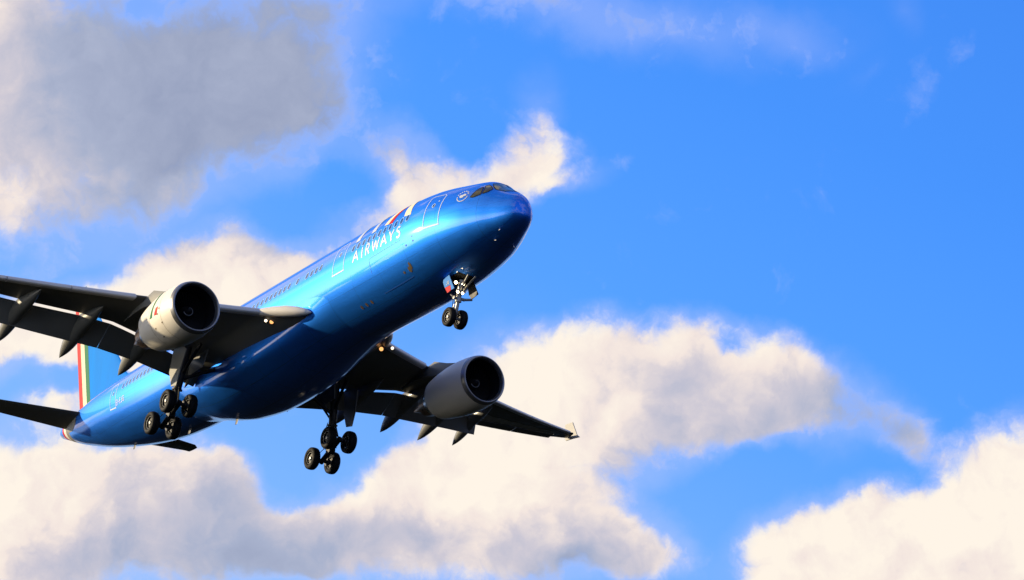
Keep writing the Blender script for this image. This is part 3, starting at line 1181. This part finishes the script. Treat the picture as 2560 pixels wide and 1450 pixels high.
# ------------------------------------------------------------------ tail surfaces
def hs_section(y, side, z0=1.33, dih=.13):
    xl = lerp([(0.3, 50.3), (1.0, 50.9), (9.2, 55.55), (9.75, 56.3)], y)
    xt = lerp([(0.3, 55.0), (1.0, 55.1), (9.2, 57.25), (9.75, 57.5)], y)
    c = xt - xl
    N = 10
    up, lo = [], []
    for i in range(N + 1):
        u = 1 - math.cos(math.pi / 2 * i / N)
        q = naca(u) * .10 * c
        z = z0 + dih * y
        up.append(Vector((xl + u * c, side * y, z + q * .5)))
        lo.append(Vector((xl + u * c, side * y, z - q * .5)))
    return up[::-1] + lo[1:]


for s in (1, -1):
    mb = MB()
    mb.loft([hs_section(y, s) for y in (.3, 1.0, 2.5, 4.5, 6.5, 8.3, 9.2, 9.5, 9.7)])
    hs = mb.build('horizontal_stabilizer', M['grey'], plane, sharp=60)

# grey seal plates where the stabilizer meets the body
mb = MB()
for side in (1, -1):
    def PP(x, z):
        p = phi_of(x, z)
        return (x, p if side == 1 else math.pi - p)
    pts = [PP(52.0, 1.0), PP(52.5, 2.35), PP(53.2, 2.5), PP(54.19, 1.9), PP(54.19, .95), PP(53.0, .75)]
    skin_fan(mb, dens(pts, .15), .012, 4)
mb.build('stabilizer_seal', M['seal'], plane, sharp=180)

# fin with tricolour trailing edge
def fin_te(z):
    return 54.1 + .316 * z


def fin_le(z):
    return lerp([(2.2, 44.8), (2.9, 46.3), (3.3, 47.0), (3.8, 47.8), (12.2, 55.9), (12.6, 56.6)], z)


def fin_section(z, x0, x1, th):
    N = 12
    up, lo = [], []
    c = fin_te(z) - fin_le(z)
    for i in range(N + 1):
        u = 1 - math.cos(math.pi / 2 * i / N)
        x = x0 + u * (x1 - x0)
        q = naca((x - fin_le(z)) / c) * th * c
        up.append(Vector((x, q * .5, z)))
        lo.append(Vector((x, -q * .5, z)))
    return up[::-1] + lo[1:]


ZS = [2.1, 2.5, 2.9, 3.3, 3.8, 5, 6.5, 8, 9.5, 11, 12.2, 12.55]
mb = MB()
mb.loft([fin_section(z, fin_le(z), fin_te(z) - 1.95, .10) for z in ZS])
fin = mb.build('vertical_fin', M['bluefin'], plane, sharp=60)
bands = [(1.93, 1.28, M['green']), (1.28, .62, M['cream']), (.62, 0, M['red'])]
mb = MB()
mats = []
for i, (a, b, m) in enumerate(bands):
    mb.cur = i
    mats.append(m)
    rings = []
    for z in ZS[1:]:
        c = fin_te(z) - fin_le(z)
        def hq(x):
            return max(.012, naca((x - fin_le(z)) / c) * .10 * c * .5)
        x0, x1 = fin_te(z) - a, fin_te(z) - b - .001
        rings.append([Vector((x0, hq(x0), z)), Vector((x1, hq(x1), z)), Vector((x1, -hq(x1), z)), Vector((x0, -hq(x0), z))])
    mb.loft(rings)
rudder = mb.build('rudder', mats, fin, sharp=20)
rudder['label'] = 'rudder striped green, cream and red'
# dorsal fillet
mb = MB()
rings = []
for x, z, w in ((42.6, 2.80, .04), (44.0, 2.92, .14), (45.5, 3.08, .2), (46.8, 3.35, .24), (48.2, 3.75, .2)):
    rings.append([Vector((x, -w * 1.6, 2.66)), Vector((x, -w * .7, (z + 2.66) / 2)), Vector((x, 0, z)), Vector((x, w * .7, (z + 2.66) / 2)), Vector((x, w * 1.6, 2.66))])
mb.loft(rings)
mb.build('dorsal_fillet', M['bluefin'], fin, sharp=70)

# ------------------------------------------------------------------ landing gear
def wheel(parent, c, r, w, out):
    """tyre and hub: two sub-parts; out = side of the bright hub face"""
    c = Vector(c)
    mb = MB()
    h = w / 2
    pr = [(-h * .55, r * .52), (-h * .92, r * .60), (-h, r * .74), (-h * .93, r * .88), (-h * .72, r * .965), (-h * .35, r * .995)]
    for gq in (-.24, 0, .24):
        pr += [(h * (gq - .035), r), (h * (gq - .02), r * .975), (h * (gq + .02), r * .975), (h * (gq + .035), r)]
    pr += [(h * .35, r * .995), (h * .72, r * .965), (h * .93, r * .88), (h, r * .74), (h * .92, r * .60), (h * .55, r * .52)]
    mb.lathe(pr, c, (0, 1, 0), 40)
    mb.build('tyre', M['black'], parent, sharp=50)
    mb = MB()
    for sd in (1, -1):
        mb.cur = 0
        mb.lathe([(sd * h * .62, r * .545), (sd * h * .74, r * .52), (sd * h * .70, r * .49)], c, (0, 1, 0), 32)
        mb.cur = 1
        mb.lathe([(sd * h * .70, r * .49), (sd * h * .30, r * .44), (sd * h * .24, r * .26), (sd * h * .30, r * .17)], c, (0, 1, 0), 32)
        mb.cur = 0
        mb.lathe([(sd * h * .30, r * .17), (sd * h * .66, r * .155), (sd * h * .72, r * .10), (sd * h * .72, 0)], c, (0, 1, 0), 24)
        for k in range(9):
            a = 2 * math.pi * k / 9
            mb.tube([c + Vector((r * .33 * math.cos(a), sd * h * .22, r * .33 * math.sin(a))), c + Vector((r * .33 * math.cos(a), sd * h * .40, r * .33 * math.sin(a)))], r * .035, 6)
    mb.build('wheel_hub', [M['gearmetal'], M['dark']], parent, sharp=40)


def make_main_gear(side):
    Y = side * 5.36
    top = Vector((28.1, side * 5.0, -1.2))
    piv = Vector((28.88, Y, -5.23))
    mid = top.lerp(piv, .62)
    mb = MB()
    mb.tube([top, mid], [.27, .24], 20)
    mb.tube([mid, mid.lerp(piv, .06)], [.31, .31], 20)
    mb.tube([mid, piv], [.17, .17], 16)
    # bogie beam and axles
    fa, aa = Vector((27.94, Y, -4.81)), Vector((29.83, Y, -5.66))
    mb.tube([fa + (fa - aa) * .08, aa + (aa - fa) * .08], [.16, .16], 14)
    for a in (fa, aa):
        mb.tube([a + Vector((0, -.62, 0)), a + Vector((0, .62, 0))], .11, 12)
        for sg in (-.36, .36):
            mb.tube([a + Vector((0, sg - .09, 0)), a + Vector((0, sg + .09, 0))], .25, 18)
    mb.tube([piv + Vector((0, -.2, 0)), piv + Vector((0, .2, 0))], .24, 16)
    # torque links behind the leg, pitch trimmer in front
    k = mid.lerp(piv, .5) + Vector((.62, 0, -.05))
    for sg in (-.13, .13):
        mb.tube([mid + Vector((.2, sg, .05)), k + Vector((0, sg * .4, 0)), piv + Vector((.2, sg, .15))], [.055, .045, .055], 8)
    mb.tube([mid + Vector((-.25, 0, .1)), fa + Vector((.1, 0, .2))], [.06, .045], 8)
    # side stay to the body, drag stay
    mb.tube([top.lerp(mid, .78), Vector((28.3, side * 2.9, -2.0))], [.10, .12], 10)
    mb.tube([top.lerp(mid, .72), Vector((26.6, side * 4.9, -1.4))], [.09, .10], 10)
    mb.tube([top.lerp(mid, .95), Vector((29.6, side * 4.2, -1.5))], [.06, .07], 10)
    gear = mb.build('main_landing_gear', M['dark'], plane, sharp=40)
    # hoses and brake lines
    mb = MB()
    for j, (dx, dy) in enumerate(((.2, .12), (.26, -.1), (-.22, .14), (.3, .05), (.24, -.2))):
        a = mid + Vector((dx, dy * side, .15))
        b = piv + Vector((dx * 1.3, dy * side * 1.6, .1))
        mb.tube([a, a.lerp(b, .35) + Vector((.09, .05, 0)), a.lerp(b, .7) + Vector((-.03, .04, 0)), b], .022, 6)
    for a in (fa, aa):
        for dy in (-.4, .4):
            mb.tube([piv + Vector((.1, dy * .4, .2)), (piv + a) / 2 + Vector((0, dy * .7, .3)), a + Vector((.1, dy, .2))], .02, 6)
    mb.build('brake_line', M['hose'], gear)
    for a in (fa, aa):
        for dy in (-.70, .70):
            wheel(gear, a + Vector((0, dy, 0)), .69, .50, dy)
    # leg door, outboard of the strut
    mb = MB()
    yo = side * 5.88
    mb.plate([(27.5, yo - side * .15, -1.35), (26.65, yo - side * .12, -1.9), (27.05, yo, -3.2), (27.36, yo, -3.98), (28.02, yo, -3.86), (28.42, yo, -2.9), (28.3, yo - side * .1, -1.5)], .06)
    mb.build('gear_door', M['grey'], gear, sharp=30)
    mb = MB()
    mb.plate([(26.9, side * 4.25, -1.5), (27.1, side * 4.45, -2.6), (28.9, side * 4.45, -2.7), (29.3, side * 4.25, -1.6)], .05)
    mb.build('gear_door', M['grey'], gear, sharp=30)
    return gear


for s in (1, -1):
    make_main_gear(s)

# nose gear
ax_c = Vector((6.8, 0, -4.54))
mb = MB()
topn = Vector((6.28, 0, -2.55))
colr = topn.lerp(ax_c, .50)
mb.tube([topn, colr], [.15, .135], 18)
mb.tube([colr + Vector((0, 0, .05)), colr + Vector((.02, 0, -.16))], [.18, .175], 18)
mb.tube([colr, ax_c], [.10, .095], 16)
mb.tube([ax_c + Vector((0, -.34, 0)), ax_c + Vector((0, .34, 0))], .075, 12)
kn = colr.lerp(ax_c, .5) + Vector((.42, 0, 0))
for sg in (-.08, .08):
    mb.tube([colr + Vector((.12, sg, -.08)), kn + Vector((0, sg * .4, 0)), ax_c + Vector((.08, sg, .1))], [.035, .03, .035], 8)
# steering actuators and tow bracket reach to port, drag strut forward
mb.tube([colr + Vector((-.05, .34, .02)), colr + Vector((-.05, -.34, .02))], .085, 12)
mb.tube([colr + Vector((-.05, -.3, .02)), colr + Vector((-.1, -.78, .12))], [.075, .065], 12)
mb.tube([colr + Vector((-.05, .3, .02)), colr + Vector((.1, .42, .2))], [.05, .05], 10)
for sg in (-.22, .22):
    mb.tube([topn.lerp(colr, .7) + Vector((0, sg * .3, 0)), Vector((5.3, sg, -2.6))], [.05, .06], 10)
mb.box(topn.lerp(colr, .62) + Vector((-.14, 0, 0)), (.05, .26, .05))
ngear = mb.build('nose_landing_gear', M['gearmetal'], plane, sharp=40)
mb = MB()
for dx, dy in ((.15, .1), (.12, -.12), (-.1, .15), (.02, .2)):
    a = topn.lerp(colr, .75) + Vector((dx, dy, 0))
    b = ax_c + Vector((dx * .8, dy * .8, .3))
    mb.tube([a, a.lerp(b, .3) + Vector((.05, .08, 0)), a.lerp(b, .65) + Vector((.02, .06, 0)), b], .014, 6)
mb.build('brake_line', M['hose'], ngear)
for sg in (-1, 1):
    wheel(ngear, ax_c + Vector((0, sg * .355, 0)), .52, .37, sg)
# lamps on the leg
cdir = (CAM_C - topn).normalized()
for y, z in ((.42, -2.80), (-.10, -2.80), (.25, -3.30), (-.10, -3.30)):
    lamp_at(Vector((6.22, y * .85 + .05, z)), .085 if z > -3 else .07, M['lamp'], ngear, (-1, 0.12, -.12), 'taxi_light')
# leg doors; the open bay is only a dark patch on the skin
mb = MB()
mb.plate([(6.33, .75, -2.42), (6.86, .75, -2.54), (6.90, .75, -2.68), (6.70, .75, -3.05), (5.98, .75, -3.02)], .04)
mb.cur = 0
mb.plate([(6.33, .75, -2.42), (5.98, .75, -3.02), (5.77, .75, -3.34), (6.06, .75, -3.36), (6.16, .75, -3.02)], .038)
mb.cur = 1
mb.plate([(6.16, .75, -3.055), (6.68, .75, -3.055), (6.42, .75, -3.42), (6.10, .75, -3.36)], .04)
nd = mb.build('nose_gear_door', [M['blueflat'], M['red']], ngear, sharp=30)
nd['label'] = 'blue nose gear door with a red lower corner and white JG'
mb = MB()
mb.plate([(6.33, -.75, -2.42), (6.86, -.75, -2.54), (6.68, -.75, -3.1), (6.42, -.75, -3.4), (5.8, -.75, -3.3)], .04)
mb.build('nose_gear_door', M['dark'], ngear, sharp=30)
mb = MB()
def flat_letters(text, x0, z0, hgt, wgt, gap, y):
    u = 0
    for ch in text:
        w, st = GLYPH[ch]
        for s in st:
            pts = [Vector((x0 - u - a * hgt, y, z0 + b * hgt)) for a, b in s]
            mb.tube(pts, wgt, 6)
        u += w * hgt + gap
flat_letters('JG', 6.52, -2.95, .18, .02, .06, .775)
mb.build('door_marking', M['line'], ngear)
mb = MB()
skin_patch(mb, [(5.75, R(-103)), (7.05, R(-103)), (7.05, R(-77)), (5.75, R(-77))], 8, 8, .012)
mb.build('gear_bay_shade', M['duct'], plane, sharp=30)  # shade of the bay opening, painted as a flat black belly patch

# wing root landing lights
for side, pts in ((1, ((20.75, 3.45, -1.42), (20.95, 3.72, -1.36))), (-1, ((20.86, -3.85, -1.34), (20.62, -4.45, -1.22)))):
    for i, p in enumerate(pts):
        lamp_at(Vector(p), .12 if i == 0 else .085, M['lampw'] if i == 0 else M['lampd'], WINGS[side], (-1, .45, -.3), 'landing_light', .14)
